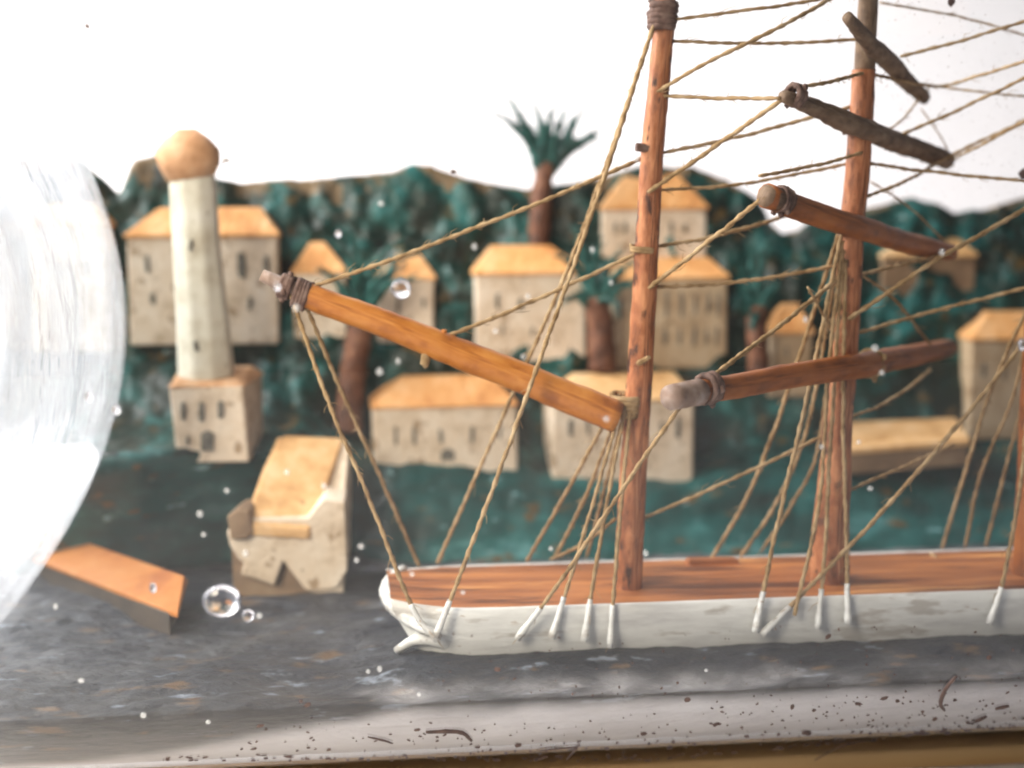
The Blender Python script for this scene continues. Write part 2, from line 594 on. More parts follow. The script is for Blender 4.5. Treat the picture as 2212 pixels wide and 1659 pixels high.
yc = math.sqrt(RI ** 2 - SEA_Z ** 2)
for i in range(NX + 1):
    tt = i / NX
    for j in range(NY + 1):
        y = -yc + 2 * yc * j / NY
        edge = min(1, (yc - abs(y)) / 2.0)
        r = math.hypot(y, SEA_Z)
        x0 = dome_x(r) + 0.8
        x = x0 + (XR - x0) * tt
        z = SEA_Z + sea_h(x, y) * edge
        vs.append((x, y, z))
    for j in range(1, 60):
        a0 = math.atan2(SEA_Z, yc)
        a = a0 + (math.pi * -1 - 2 * a0) * j / 60
        y, z = RI * math.cos(a), RI * math.sin(a)
        x0 = dome_x(39) + 0.8
        vs.append((x0 + (XR - x0) * tt, y, z))
ring = NY + 1 + 59
for i in range(NX):
    for j in range(ring):
        j2 = (j + 1) % ring
        fs.append((i * ring + j, i * ring + j2, (i + 1) * ring + j2, (i + 1) * ring + j))
fs.append(tuple(range(ring)))
fs.append(tuple(NX * ring + j for j in range(ring - 1, -1, -1)))
mb.add(vs, fs)
sea = structure('sea', mb, M['sea'], smooth=True)
# ------------------------------------------------------------------ hill
CREST = [(-200, 400), (100, 330), (180, 345), (240, 400), (258, 415), (285, 345), (345, 328), (400, 350), (470, 385), (520, 392), (640, 385), (760, 378), (850, 374),
         (890, 356), (935, 356), (965, 372), (1050, 398), (1130, 405), (1250, 395), (1330, 372), (1400, 358), (1500, 362), (1570, 385), (1640, 432),
         (1665, 480), (1690, 505), (1720, 500), (1745, 480), (1830, 455), (1900, 440), (1960, 428), (2020, 440), (2060, 462), (2120, 455), (2212, 425), (2700, 430)]
LAWN = [(-200, 1000, 12), (300, 985, 11), (450, 968, 13), (560, 985, 15), (650, 960, 17), (760, 1000, 22), (800, 1008, 24), (1130, 1012, 25),
        (1190, 1035, 24), (1500, 1038, 24), (1650, 1010, 24), (2700, 1000, 24)]
SHORE = [(-200, 1275), (300, 1262), (480, 1236), (760, 1228), (850, 1248), (1400, 1238), (2212, 1215), (2700, 1200)]


def interp(tab, u):
    for a, b in zip(tab, tab[1:]):
        if u <= b[0]:
            k = (u - a[0]) / (b[0] - a[0])
            k = max(0, min(1, k))
            return [a[i] + (b[i] - a[i]) * k for i in range(1, len(a))]
    return list(tab[-1][1:])


def hill_lines(u):
    sv = interp(SHORE, u)[0]
    lv, ly = interp(LAWN, u)
    cv = interp(CREST, u)[0]
    g = G(u, sv, SEA_Z - 1.6)
    f = max(0, min(1, (u - 550) / 250))
    y2 = 24 + 6.5 * f
    pts = [(g, 0.2), (P(u, (sv * 0.35 + lv * 0.65), g.y + (ly - g.y) * 0.6), 0.4), (P(u, lv, ly), 0.4),
           (P(u, lv - 75, y2), 0.5), (P(u, 775, 32), 0.7), (P(u, 670, 34), 1.0), (P(u, 560, 36), 1.1), (P(u, max(470, cv + 30), 37.5), 1.0),
           (P(u, cv, 39), 0.35)]
    c = pts[-1][0]
    pts += [(Vector((c.x, 40.3, c.z - 3.5)), 0.3), (Vector((c.x, 40, c.z - 12)), 0.0), (Vector((c.x, 36, -22)), 0.0)]
    return pts


vs, fs = [], []
NU, SUB = 330, 9
u0, u1 = -160, 2640
cnt = None
for i in range(NU + 1):
    u = u0 + (u1 - u0) * i / NU
    L = hill_lines(u)
    col = []
    for a in range(len(L) - 1):
        p0 = L[max(a - 1, 0)]
        p1, p2 = L[a], L[a + 1]
        p3 = L[min(a + 2, len(L) - 1)]
        for k in range(SUB):
            s = k / SUB
            lin = p1[0].lerp(p2[0], s)
            cr = 0.5 * ((2 * p1[0]) + (p2[0] - p0[0]) * s + (2 * p0[0] - 5 * p1[0] + 4 * p2[0] - p3[0]) * s * s + (3 * p1[0] - p0[0] - 3 * p2[0] + p3[0]) * s ** 3)
            col.append((lin.lerp(cr, 0.5), p1[1] + (p2[1] - p1[1]) * s))
    for p, amp in col:
        q = p.copy()
        nrm = Vector((0, -0.75, 0.65))
        dsp = amp * (1.3 * fbm(p, 0.16, 3) + 0.8 * fbm(p + Vector((7, 3, 1)), 0.42, 3) + 0.22 * fbm(p, 1.1, 2))
        q += nrm * dsp
        r = math.hypot(q.y, q.z)
        if r > RI - 0.8:
            k = (RI - 0.8) / r
            q.y *= k
            q.z *= k
            r = RI - 0.8
        q.x = max(q.x, dome_x(r) + 0.8)
        vs.append(q)
    cnt = len(col)
for i in range(NU):
    for j in range(cnt - 1):
        fs.append((i * cnt + j, (i + 1) * cnt + j, (i + 1) * cnt + j + 1, i * cnt + j + 1))
mb = MB()
mb.add(vs, fs)
hill = structure('hill', mb, M['hill'], smooth=True)
hill.data.materials.append(M['crest'])
hill.data.materials.append(M['lawn'])
for pl in hill.data.polygons:
    c = pl.center / S
    if c.y > 38.8 + 0.7 * fbm(c, 0.3, 2):
        pl.material_index = 1
    elif c.z < (-20.2 if c.x > -22 else -16.0) + 1.2 * fbm(c, 0.25, 3):
        pl.material_index = 2


# ------------------------------------------------------------------ houses
def windows_on(t, parent, wins, Y, mat='ink'):
    for (u, v0, v1, wd) in wins:
        mb = MB()
        ppx = FPX / (Y - CAM.y)
        a = P(u, v0, Y)
        b = P(u, v1, Y)
        w2 = wd / ppx / 2 * R_.uniform(0.45, 0.75)
        n = 10
        poly = []
        cx, cz = (a.x + b.x) / 2, (a.z + b.z) / 2
        hh = abs(a.z - b.z) / 2 * R_.uniform(0.75, 1.1)
        lean = R_.uniform(-0.12, 0.12)
        for k in range(n):
            th = 2 * math.pi * k / n
            c, s_ = math.cos(th), math.sin(th)
            poly.append(Vector((cx + lean * s_ + w2 * math.copysign(abs(c) ** 0.5, c) * R_.uniform(0.8, 1.1), Y - 0.10, cz + hh * math.copysign(abs(s_) ** 0.5, s_) * R_.uniform(0.88, 1.1))))
        prism(mb, poly, (0, 0.35, 0))
        t.part('window', mb, M[mat], parent)


def house(label, u0, u1, ve, vb, vr, Y, depth, ridge, wins=(), wall='wall', roof='roof', name='model_house', over=0.25, door=None, group='painted model houses on the hill'):
    a, b = P(u0, vb, Y), P(u1, vb, Y)
    zb = min(a.z, b.z) - 2.5
    ze = P((u0 + u1) / 2, ve, Y).z
    zr = P((u0 + u1) / 2, vr, Y + depth / 2).z
    x0, x1 = a.x, b.x
    t = Thing(name, label, 'house', ((x0 + x1) / 2, Y + depth / 2, zb), group)
    c = [(x0, Y, zb), (x1, Y, zb), (x1, Y + depth, zb), (x0, Y + depth, zb), (x0, Y, ze), (x1, Y, ze), (x1, Y + depth, ze), (x0, Y + depth, ze)]
    mb = box8(MB(), [jitv(p, 0.12) for p in c])
    wl = t.part('wall', mb, M[wall], bevel=0.4, seg=3)
    windows_on(t, wl, wins, Y)
    if door:
        mb = MB()
        ppx = FPX / (Y - CAM.y)
        p = P(door[0], door[1], Y)
        q = P(door[0], door[2], Y)
        w2 = door[3] / ppx / 2
        poly = [(p.x - w2, Y - 0.1, q.z), (p.x + w2, Y - 0.1, q.z), (p.x + w2, Y - 0.1, p.z + (q.z - p.z) * 0.25), (p.x, Y - 0.1, p.z), (p.x - w2, Y - 0.1, p.z + (q.z - p.z) * 0.25)]
        prism(mb, poly, (0, 0.35, 0))
        t.part('door', mb, M['ink'], wl)
    o = over
    rl, rr = P(ridge[0], vr, Y + depth / 2).x, P(ridge[1], vr, Y + depth / 2).x
    zz = ze - 0.05
    e = [(x0 - o, Y - o, zz), (x1 + o, Y - o, zz), (x1 + o, Y + depth + o, zz), (x0 - o, Y + depth + o, zz)]
    e2 = [Vector(p) + Vector((0, 0, 0.35)) for p in e]
    dy = depth * 0.12
    rd = [(rl, Y + depth / 2 - dy, zr), (rr, Y + depth / 2 - dy, zr), (rr, Y + depth / 2 + dy, zr), (rl, Y + depth / 2 + dy, zr)]
    vs = [jitv(p, 0.1) for p in e + e2 + rd]
    fs = [(3, 2, 1, 0), (0, 1, 5, 4), (1, 2, 6, 5), (2, 3, 7, 6), (3, 0, 4, 7), (4, 5, 9, 8), (5, 6, 10, 9), (6, 7, 11, 10), (7, 4, 8, 11), (8, 9, 10, 11)]
    t.part('roof', MB().add(vs, fs), M[roof], bevel=0.45, seg=3)
    return t


house('wide cream house with orange hip roof behind the lighthouse', 280, 604, 512, 700, 450, 31, 7, (345, 565),
      [(318, 545, 595, 20), (522, 545, 600, 24), (575, 550, 590, 26), (330, 630, 660, 18), (540, 640, 670, 16)])
house('cream house with tan roof seen blurred through the thick glass base', 70, 238, 490, 715, 440, 31, 6, (110, 205), [(130, 560, 600, 18), (190, 560, 600, 18)], roof='roof_pale')
house('narrow cream house with a peaked orange roof behind the leaning palm', 635, 748, 590, 690, 522, 32.5, 6, (672, 700), [(665, 620, 650, 14)])
house('small house with steep orange roof under the fronds of the leaning palm', 818, 938, 605, 695, 548, 32.5, 6, (858, 905),
      [(860, 640, 680, 14), (915, 640, 670, 12)])
house('tall two-storey cream house above the long boom, below the ridge palm', 1027, 1265, 592, 762, 530, 32, 8, (1062, 1185),
      [(1075, 632, 668, 14), (1125, 640, 675, 14), (1205, 640, 670, 14), (1085, 700, 725, 12), (1150, 705, 728, 12)])
house('high cream house with big orange hip roof on the hilltop behind the mizzen mast', 1300, 1525, 452, 545, 378, 36.2, 6.5, (1345, 1462),
      [(1330, 478, 505, 12), (1350, 478, 505, 12), (1450, 478, 505, 12), (1480, 480, 505, 12)])
house('tan house with two rows of narrow windows beside the mizzen mast', 1318, 1570, 602, 755, 556, 31.5, 7.5, (1360, 1528),
      [(1340, 640, 690, 11), (1440, 630, 682, 12), (1472, 632, 685, 11), (1502, 634, 680, 11), (1530, 632, 680, 9), (1552, 634, 682, 9),
       (1436, 705, 750, 11), (1468, 705, 748, 10), (1500, 700, 752, 10), (1526, 702, 750, 9), (1548, 702, 748, 9)], wall='wall_warm')
house('small tan tower house with rounded orange roof between the palms and the main mast', 1663, 1752, 720, 815, 655, 30.5, 5, (1690, 1722),
      [(1700, 745, 775, 12)], wall='wall_warm')
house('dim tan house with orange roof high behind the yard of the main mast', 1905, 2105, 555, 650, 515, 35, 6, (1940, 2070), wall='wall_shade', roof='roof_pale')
house('tan house with orange hip roof and a window row beyond the main mast yardarm', 2092, 2330, 735, 905, 672, 29, 8, (2130, 2290),
      [(2125, 780, 820, 14), (2170, 780, 820, 14), (2215, 780, 820, 14)], wall='wall_warm')
house('long low cream house with barrel-like orange roof and a row of windows', 806, 1117, 880, 995, 812, 24.5, 8, (868, 1060),
      [(855, 920, 962, 13), (895, 918, 962, 16), (952, 920, 962, 14), (1020, 918, 958, 13), (1080, 918, 950, 12)], door=(967, 968, 995, 30), roof='roof')
house('square cream house on the green bank, half hidden by the mizzen mast', 1192, 1496, 868, 1030, 806, 24, 8, (1240, 1455),
      [(1233, 900, 950, 15), (1270, 905, 938, 12), (1428, 905, 945, 13), (1465, 903, 945, 15)], roof='roof_pale')

# low shed by the water beside the main mast
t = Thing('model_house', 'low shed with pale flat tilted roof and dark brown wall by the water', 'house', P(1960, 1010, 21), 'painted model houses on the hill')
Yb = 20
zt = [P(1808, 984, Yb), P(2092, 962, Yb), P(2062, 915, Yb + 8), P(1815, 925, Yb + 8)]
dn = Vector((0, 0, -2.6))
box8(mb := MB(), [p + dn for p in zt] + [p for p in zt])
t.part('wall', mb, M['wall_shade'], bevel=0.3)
up3 = Vector((0, 0, 0.02))
box8(mb := MB(), [p + up3 + (p - sum(zt, Vector()) / 4).normalized() * 0.4 for p in zt] + [p + up3 * 40 + (p - sum(zt, Vector()) / 4).normalized() * 0.2 for p in zt])
t.part('roof', mb, M['roof_pale'], bevel=0.2)

# ------------------------------------------------------------------ lighthouse
YL = 13.0
b0 = P(455, 972, YL)
t = Thing('lighthouse', 'tall pale tapered lighthouse with tan lantern and square windowed base', 'lighthouse', b0)
Yc = YL + 4.5
pts = [P(448, 840, Yc), P(438, 700, Yc), P(425, 540, Yc), P(414, 375, Yc)]
ppx = FPX / (Yc - CAM.y)
mb = tube(MB(), pts, [64 / ppx, 58 / ppx, 53 / ppx, 50 / ppx], sides=9, jit=0.03)
sh = t.part('shaft', mb, M['shaft'], bevel=0.5, seg=3)
for (u, v0, v1, wd) in [(425, 735, 765, 16), (412, 515, 545, 12)]:
    yy = Yc - 58 / ppx * 0.93
    windows_on(t, sh, [(u, v0, v1, wd)], yy)
mb = tube(MB(), [P(414, 386, Yc), P(409, 358, Yc), P(406, 325, Yc), P(405, 300, Yc), P(404, 278, Yc)], [53 / ppx, 66 / ppx, 69 / ppx, 50 / ppx, 20 / ppx], sides=10, jit=0.05)
t.part('lantern', mb, M['cap'], smooth=True)
xa, xb = P(368, 900, YL).x, P(532, 900, YL).x
zb, ztp = P(450, 975, YL).z - 1.2, P(450, 838, YL).z
sk = 1.6
c = [(xa + 0.5, YL, zb), (xb + 0.2, YL - 0.4, zb), (xb + sk, YL + 8.5, zb), (xa, YL + 8.5, zb), (xa, YL, ztp), (xb - 0.4, YL, ztp + 0.1), (xb + sk, YL + 8.5, ztp + 0.3), (xa, YL + 8.5, ztp)]
bs = t.part('base_wall', box8(MB(), [jitv(p, 0.12) for p in c]), M['wall'], bevel=0.3)
windows_on(t, bs, [(396, 865, 912, 19), (436, 868, 915, 21), (477, 862, 910, 24), (406, 940, 965, 16)], YL - 0.15)
mb = MB()
prism(mb, [P(434, 975, YL - 0.4), P(462, 975, YL - 0.4), P(462, 938, YL - 0.4), P(448, 930, YL - 0.4), P(434, 938, YL - 0.4)], (0, 0.7, 0))
t.part('door', mb, M['ink'], bs)
c = [(xa - 0.3, YL - 0.1, ztp + 0.05), (xb - 0.1, YL - 0.1, ztp + 0.05), (xb + sk + 0.3, YL + 8.8, ztp + 0.3), (xa - 0.3, YL + 8.8, ztp + 0.05),
     (xa + 0.7, YL + 0.5, ztp + 0.6), (xb - 1.0, YL + 0.6, ztp + 0.6), (xb + 0.4, YL + 8.0, ztp + 1.5), (xa + 0.6, YL + 8.0, ztp + 1.5)]
t.part('base_roof', box8(MB(), c), M['cap'], bevel=0.25)

# ------------------------------------------------------------------ boathouse with ramp-like roof
t = Thing('boathouse', 'pale boathouse with sloping tan ramp roof and pointed piers in the water', 'boathouse', P(620, 1265, 4))
YF, YBk = 3.5, 13.0
front = [(490, 1150), (496, 1178), (515, 1208), (527, 1216), (520, 1242), (550, 1250), (592, 1265), (611, 1212), (656, 1270), (668, 1278), (728, 1270), (750, 1232),
         (744, 1085), (700, 1078), (664, 1120), (534, 1120)]
mb = prism(MB(), [P(u, v, YF) for u, v in front], (0.5, 7.0, 0.8))
t.part('pier_wall', mb, M['wall'], bevel=0.2)
# dark back of the slips between the piers
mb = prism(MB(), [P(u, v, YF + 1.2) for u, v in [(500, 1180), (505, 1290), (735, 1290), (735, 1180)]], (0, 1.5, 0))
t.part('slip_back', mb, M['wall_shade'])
r0, r1, r2, r3 = P(528, 1136, YF - 0.5), P(668, 1146, YF - 0.5), P(742, 946, YBk), P(614, 940, YBk)
th = Vector((0, 0, 1.0))
m0, m1_ = r0.lerp(r3, 0.55) + Vector((-0.2, 0, 0.5)), r1.lerp(r2, 0.55) + Vector((0.1, 0, 0.3))
vs = [p - th for p in (r0, r1, m1_, r2, r3, m0)] + [r0, r1, m1_, r2, r3, m0]
mb = MB().add([jitv(p, 0.08) for p in vs], [(0, 5, 2, 1), (5, 4, 3, 2), (6, 7, 8, 11), (11, 8, 9, 10), (0, 1, 7, 6), (1, 2, 8, 7), (2, 3, 9, 8), (3, 4, 10, 9), (4, 5, 11, 10), (5, 0, 6, 11)])
t.part('ramp_roof', mb, M['roof_pale'], bevel=0.22)
# side wall of the ramp
a0, a1 = P(668, 1146, YF + 0.2), P(740, 950, YBk)
o1, o2 = Vector((3.6, 0.3, -0.4)), Vector((0.9, 0, -0.5))
dn = Vector((0, 0, -7))
mb = box8(MB(), [a0 + dn, a0 + o1 + dn, a1 + o2 + dn, a1 + dn, a0 + Vector((0, 0, -0.1)), a0 + o1 + Vector((0, 0, 1.2)), a1 + o2, a1])
t.part('side_wall', mb, M['wall'], bevel=0.3)
a0, a1 = P(547, 1098, YF + 2), P(606, 950, YBk)
mb = tube(MB(), [a0, a0.lerp(a1, 0.5) + Vector((0, 0, 0.3)), a1], [0.5, 0.5, 0.4], 6)
t.part('kerb', mb, M['roof_pale'])
tw = [(489, 1116), (512, 1100), (536, 1104), (546, 1150), (532, 1166), (497, 1166)]
mb = prism(MB(), [P(u, v, YF - 0.9) for u, v in tw], (1.0, 4.0, 0.3))
t.part('turret', mb, M['wall_shade'], bevel=0.3)

# ------------------------------------------------------------------ long quay house with red-orange roof
t = Thing('quay_house', 'low dark quay house with a plain rust-orange roof beside the thick glass', 'quay house', G(240, 1330, SEA_Z))
ze = -28.6
zr = -27.0
e0, e1 = G(30, 1188, ze), G(384, 1326, ze)
q0, q1 = G(60, 1128, zr), G(398, 1244, zr)
bk = Vector((0.35, 0.9, 0)) * 1.0
thk = Vector((0, 0, -0.5))
vs = [e0, e1, q1, q0, e0 + thk, e1 + thk, q1 + bk + Vector((0, 0, -0.8)), q0 + bk + Vector((0, 0, -0.8))]
mb = MB().add(vs, [(0, 1, 2, 3), (4, 7, 6, 5), (0, 4, 5, 1), (1, 5, 6, 2), (2, 6, 7, 3), (3, 7, 4, 0)])
t.part('roof', mb, M['roof_red'], bevel=0.12)
i0, i1 = e0 + Vector((0.4, 0.5, -0.3)), e1 + Vector((-0.9, 0.9, -0.3))
j0, j1 = q0 + Vector((0, 0, -1.2)), q1 + Vector((-0.9, 0, -1.2))
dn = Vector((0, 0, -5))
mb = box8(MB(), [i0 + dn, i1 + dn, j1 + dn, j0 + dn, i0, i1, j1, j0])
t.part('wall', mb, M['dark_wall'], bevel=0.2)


# ------------------------------------------------------------------ palms
def palm(label, trunk, rad, fronds, Y, wd=0.55):
    t = Thing('palm_tree', label, 'palm', P(trunk[0][0], trunk[0][1], Y), 'model palms on the hill')
    ppx = FPX / (Y - CAM.y)
    pts = smooth_path([P(u, v, Y) for u, v in trunk], 0.5)
    n = len(pts)
    rs = [rad[0] / ppx + (rad[1] - rad[0]) / ppx * i / (n - 1) + 0.04 * math.sin(i * 1.9) for i in range(n)]
    t.part('trunk', tube(MB(), pts, rs, 9, jit=0.07), M['trunk'], smooth=True)
    for fr in fronds:
        dy = fr[0]
        line = [P(u, v, Y + dy * k / (len(fr) - 2)) for k, (u, v) in enumerate(fr[1:])]
        pts = smooth_path(line, 0.35)
        n = len(pts)
        rs = [max(0.06, 1.25 * wd * (1.05 - (i / (n - 1)) ** 1.5) * (0.75 + 0.25 * math.sin(min(1, i / n * 3) * 1.57)) * (1 + 0.12 * math.sin(i * 2.3))) for i in range(n)]
        fm = tube(MB(), pts, rs, 7, flat=0.4, up=Vector((0, 1, 0.2)), jit=0.10)
        for i in range(2, n - 1):
            tg = (pts[i + 1] - pts[i - 1]).normalized()
            sd = tg.cross(Vector((0, 1, 0))).normalized()
            for sg in (-1, 1):
                if R_.random() < 0.55:
                    continue
                ln = R_.uniform(0.4, 0.85) * wd / 0.6
                q = pts[i] + sd * sg * rs[i] * 0.7
                tube(fm, [q, q + tg * ln * 0.9 + sd * sg * ln * 0.3 + Vector((0, R_.uniform(-0.3, 0.3), 0)), q + tg * ln * 1.9 + sd * sg * ln * R_.uniform(0.3, 0.6)], [0.13, 0.09, 0.02], 4)
        t.part('frond', fm, M['frond'], smooth=True)
    return t


palm('tall palm on the hilltop with long fronds against the white backdrop', [(1160, 560), (1165, 480), (1172, 400), (1178, 350)], (25, 21),
     [(-2, (1170, 380), (1145, 310), (1110, 270), (1070, 243)), (-1, (1172, 370), (1148, 300), (1122, 250), (1098, 212)), (0, (1178, 365), (1172, 300), (1160, 240), (1155, 228)),
      (-1, (1180, 370), (1185, 300), (1190, 250), (1200, 226)), (1, (1180, 365), (1200, 300), (1215, 260), (1222, 240)), (0, (1182, 370), (1215, 310), (1240, 262), (1262, 236)),
      (-2, (1182, 375), (1225, 320), (1265, 298), (1296, 284)), (0, (1180, 380), (1220, 335), (1260, 310), (1290, 300)), (-3, (1178, 385), (1190, 340), (1200, 290), (1205, 262)),
      (-3, (1172, 390), (1168, 340), (1175, 290), (1180, 265)), (2, (1180, 370), (1165, 320), (1150, 285), (1138, 262)), (-2, (1176, 388), (1205, 350), (1232, 300), (1240, 270))], 36.5, 0.62)
palm('leaning palm with thick brown trunk in front of the small houses', [(752, 930), (758, 850), (770, 760), (785, 680)], (30, 27),
     [(-2, (785, 690), (765, 600), (740, 545), (705, 515)), (-1, (785, 690), (780, 600), (768, 530), (745, 490)), (-3, (788, 690), (800, 630), (830, 595), (880, 570)),
      (-4, (790, 700), (815, 640), (850, 610), (895, 600)), (0, (785, 680), (800, 590), (835, 540), (870, 520)), (-3, (782, 700), (755, 650), (720, 600), (690, 580)),
      (-4, (786, 710), (775, 650), (770, 600), (772, 560)), (1, (788, 680), (830, 610), (860, 560), (905, 545))], 27.5, 0.6)
palm('dark palm with mottled trunk between the two-storey house and the mizzen mast', [(1302, 800), (1300, 750), (1295, 690), (1288, 640)], (33, 27),
     [(-2, (1288, 660), (1262, 600), (1238, 570), (1205, 550)), (-3, (1290, 660), (1280, 610), (1285, 560), (1300, 525)), (-3, (1292, 660), (1318, 610), (1340, 585), (1372, 560)),
      (-2, (1290, 670), (1325, 630), (1350, 615), (1375, 612)), (-3, (1285, 670), (1255, 640), (1235, 640), (1212, 655)), (0, (1288, 650), (1270, 580), (1255, 530), (1240, 490)),
      (0, (1290, 650), (1310, 590), (1335, 550), (1350, 540)), (-4, (1290, 680), (1300, 650), (1320, 650), (1340, 680))], 28.5, 0.65)
palm('slim dark palm standing close beside the small tan tower house', [(1640, 830), (1638, 770), (1635, 710), (1632, 660)], (26, 22),
     [(-2, (1632, 680), (1612, 620), (1600, 580), (1588, 550)), (-2, (1634, 680), (1640, 610), (1648, 560), (1662, 520)), (-3, (1634, 690), (1655, 640), (1672, 620), (1692, 615)),
      (-3, (1630, 690), (1612, 660), (1600, 650), (1585, 665)), (-4, (1632, 690), (1632, 680), (1628, 690), (1622, 710)), (0, (1632, 670), (1625, 600), (1622, 560), (1618, 520))], 28.0, 0.6)
# ------------------------------------------------------------------ the ship
YM = -17.0
DZ = -25.4
YN, YFR = -22.4, -6.2
YC = (YN + YFR) / 2
ship = Thing('model_ship', 'wooden sailing ship model with white hull, bare masts and twine rigging', 'model ship', (30, YC, SEA_Z))
# hull sections
XS, XE = -12.3, 104.0
stations = []
nst = 60
for i in range(nst + 1):
    k = i / nst
    x = XS + (XE - XS) * (k ** 1.5)
    d = x - XS
    d2 = XE - x
    wf = (0.70 + 0.30 * math.sin(min(1, d / 8.0) * math.pi / 2)) * min(1.0, math.sin(min(1, (d2 + 0.3) / 26) * math.pi / 2) ** 0.7)
    stations.append((x, (YFR - YN) / 2 * wf))
prof_h = [(0.92, 0.0), (0.97, 0.28), (1.02, 0.22), (1.03, -0.7), (1.03, -2.0), (1.0, -3.6), (0.95, -5.2), (0.8, -7.2)]
vs, fs = [], []
for (x, w) in stations:
    d = x - XS
    rise = 0.5 * math.exp(-d / 3.0)
    ring_pts = []
    for s in (-1, 1):
        seq = prof_h if s == -1 else prof_h[::-1]
        for f, dz in seq:
            over = max(0, (-dz - 0.5)) * 0.55 * math.exp(-d / 6.0)     # overhanging stern
            wob = 0.10 * fbm((x, f * 3 + s * 9, dz), 0.35, 3) if abs(f - 0.92) > 0.01 else 0
            if s == 1 and dz > 0:
                dz = 0.08
            ring_pts.append(Vector((x + over, YC + s * (w * f + wob), DZ + dz + rise)))
    vs += ring_pts
n = len(prof_h) * 2
for i in range(nst):
    for j in range(n):
        if j == n - 1:
            continue
        fs.append((i * n + j, i * n + j + 1, (i + 1) * n + j + 1, (i + 1) * n + j))
fs.append(tuple(range(n)))
fs.append(tuple(nst * n + j for j in range(n - 1, -1, -1)))
hull = ship.part('hull', MB().add(vs, fs), M['white'], smooth=True)
vs, fs = [], []
nd_ = 9
for (x, w) in stations:
    for j in range(nd_):
        f = -0.935 + 1.87 * j / (nd_ - 1)
        rise = 0.5 * math.exp(-(x - XS) / 3.0)
        vs.append(Vector((x, YC + w * f, DZ + rise + 0.05 + 0.35 * (1 - f * f) + 0.05 * fbm((x, f * 8, 0), 0.5, 3))))
for i in range(nst):
    for j in range(nd_ - 1):
        fs.append((i * nd_ + j, i * nd_ + j + 1, (i + 1) * nd_ + j + 1, (i + 1) * nd_ + j))
ship.part('deck', MB().add(vs, fs), M['deck'], smooth=True)
# white rim round the stern and the rudder below it
mb = MB()
pts = smooth_path([P(872, 1228, -8), P(846, 1250, -10.5), P(838, 1282, -15), P(862, 1318, -19), P(905, 1352, -21.6), P(945, 1372, -22.6)], 0.5)
n_ = len(pts)
tube(mb, pts, [0.35 + 0.5 * math.sin(math.pi * (i + 1) / (n_ + 1)) for i in range(n_)], 9, jit=0.08)
ship.part('stern_rim', mb, M['white'], smooth=True)
mb = MB()
pts = smooth_path([P(975, 1388, -21.0), P(915, 1378, -21), P(882, 1390, -20.5), P(856, 1406, -20)], 0.5)
tube(mb, pts, [1.0 - 0.65 * i / (len(pts) - 1) for i in range(len(pts))], 9, jit=0.16)
ship.part('rudder', mb, M['white'], smooth=True)
# patch of grain on deck: hatch lump near the mizzen
mb = MB()
box8(mb, [jitv(p, 0.1) for p in [(18.5, -10, DZ), (24, -10, DZ), (24, -8.2, DZ), (18.5, -8.2, DZ), (18.7, -9.8, DZ + 0.9), (23.8, -9.8, DZ + 0.8), (23.8, -8.4, DZ + 0.8), (18.7, -8.4, DZ + 0.9)]])
ship.part('hatch', mb, M['deck'], bevel=0.2)


def spar(name, line, rads, mat, parent=None, sides=12, jit=0.035):
    pts = smooth_path([P(*p) for p in line], 0.8)
    n = len(pts)
    rr = []
    for i in range(n):
        k = i / (n - 1) * (len(rads) - 1)
        a = min(int(k), len(rads) - 2)
        rr.append(rads[a] + (rads[a + 1] - rads[a]) * (k - a))
    pts2 = [p + Vector((fbm(p, 0.15, 2), 0, fbm(p + Vector((9, 0, 0)), 0.15, 2))) * 0.12 for p in pts]
    return ship.part(name, tube(MB(), pts2, rr, sides, jit=jit), M[mat], parent, smooth=True)


def lashing(center, axis, r, length, parent, mat='lashing', turns=4, thick=0.28):
    """cord wound round a spar"""
    axis = Vector(axis).normalized()
    a = axis.cross(Vector((0, 1, 0.1))).normalized()
    b = axis.cross(a)
    pts = []
    n = turns * 12
    for i in range(n + 1):
        th = 2 * math.pi * turns * i / n
        pts.append(Vector(center) + axis * (length * (i / n - 0.5)) + (a * math.cos(th) + b * math.sin(th)) * (r + R_.uniform(-0.06, 0.06)))
    mb = tube(MB(), pts, thick, 6, jit=0.18)
    for _ in range(3):      # loose ends
        q = Vector(center) + (a * R_.uniform(-1, 1) + b * R_.uniform(-1, 1)).normalized() * (r + 0.25)
        ellipsoid(mb, q, 0.3, 0.3, 0.35, 6, 5, 0.15)
    return ship.part('lashing', mb, M[mat], parent, smooth=True)


m1 = spar('mast', [(1448, -260, YM), (1438, 0, YM), (1415, 250, YM), (1402, 450, YM), (1387, 700, YM), (1370, 1000, YM), (1356, 1288, YM)],
          [0.85, 0.98, 1.08, 1.15, 1.25, 1.35, 1.4], 'mast')
m2 = spar('mast', [(1866, 150, YM), (1855, 330, YM), (1843, 480, YM), (1828, 700, YM), (1812, 900, YM), (1797, 1100, YM), (1790, 1290, YM)],
          [1.12, 1.18, 1.2, 1.3, 1.45, 1.75, 2.05], 'mast')
spar('topmast', [(1888, -260, YM + 0.3), (1876, 0, YM + 0.3), (1868, 165, YM + 0.3)], [0.75, 0.9, 1.0], 'yard_grey', m2)
m3 = spar('mast', [(2290, -200, YM), (2268, 200, YM), (2250, 600, YM), (2235, 900, YM), (2226, 1280, YM)], [0.85, 1.1, 1.3, 1.5, 1.9], 'yard')
bo = spar('boom', [(636, 628, -15.5), (980, 758, -16.5), (1335, 902, -18.3)], [1.2, 1.42, 1.55], 'boom')
tipb = spar('boom_tip', [(566, 594, -15.3), (645, 632, -15.5)], [0.55, 0.9], 'grey_tip', bo)
ax = P(980, 758, -16.5) - P(636, 628, -15.5)
lashing(P(618, 620, -15.5), ax, 0.95, 1.0, bo)
lashing(P(652, 636, -15.5), ax, 1.25, 1.2, bo)
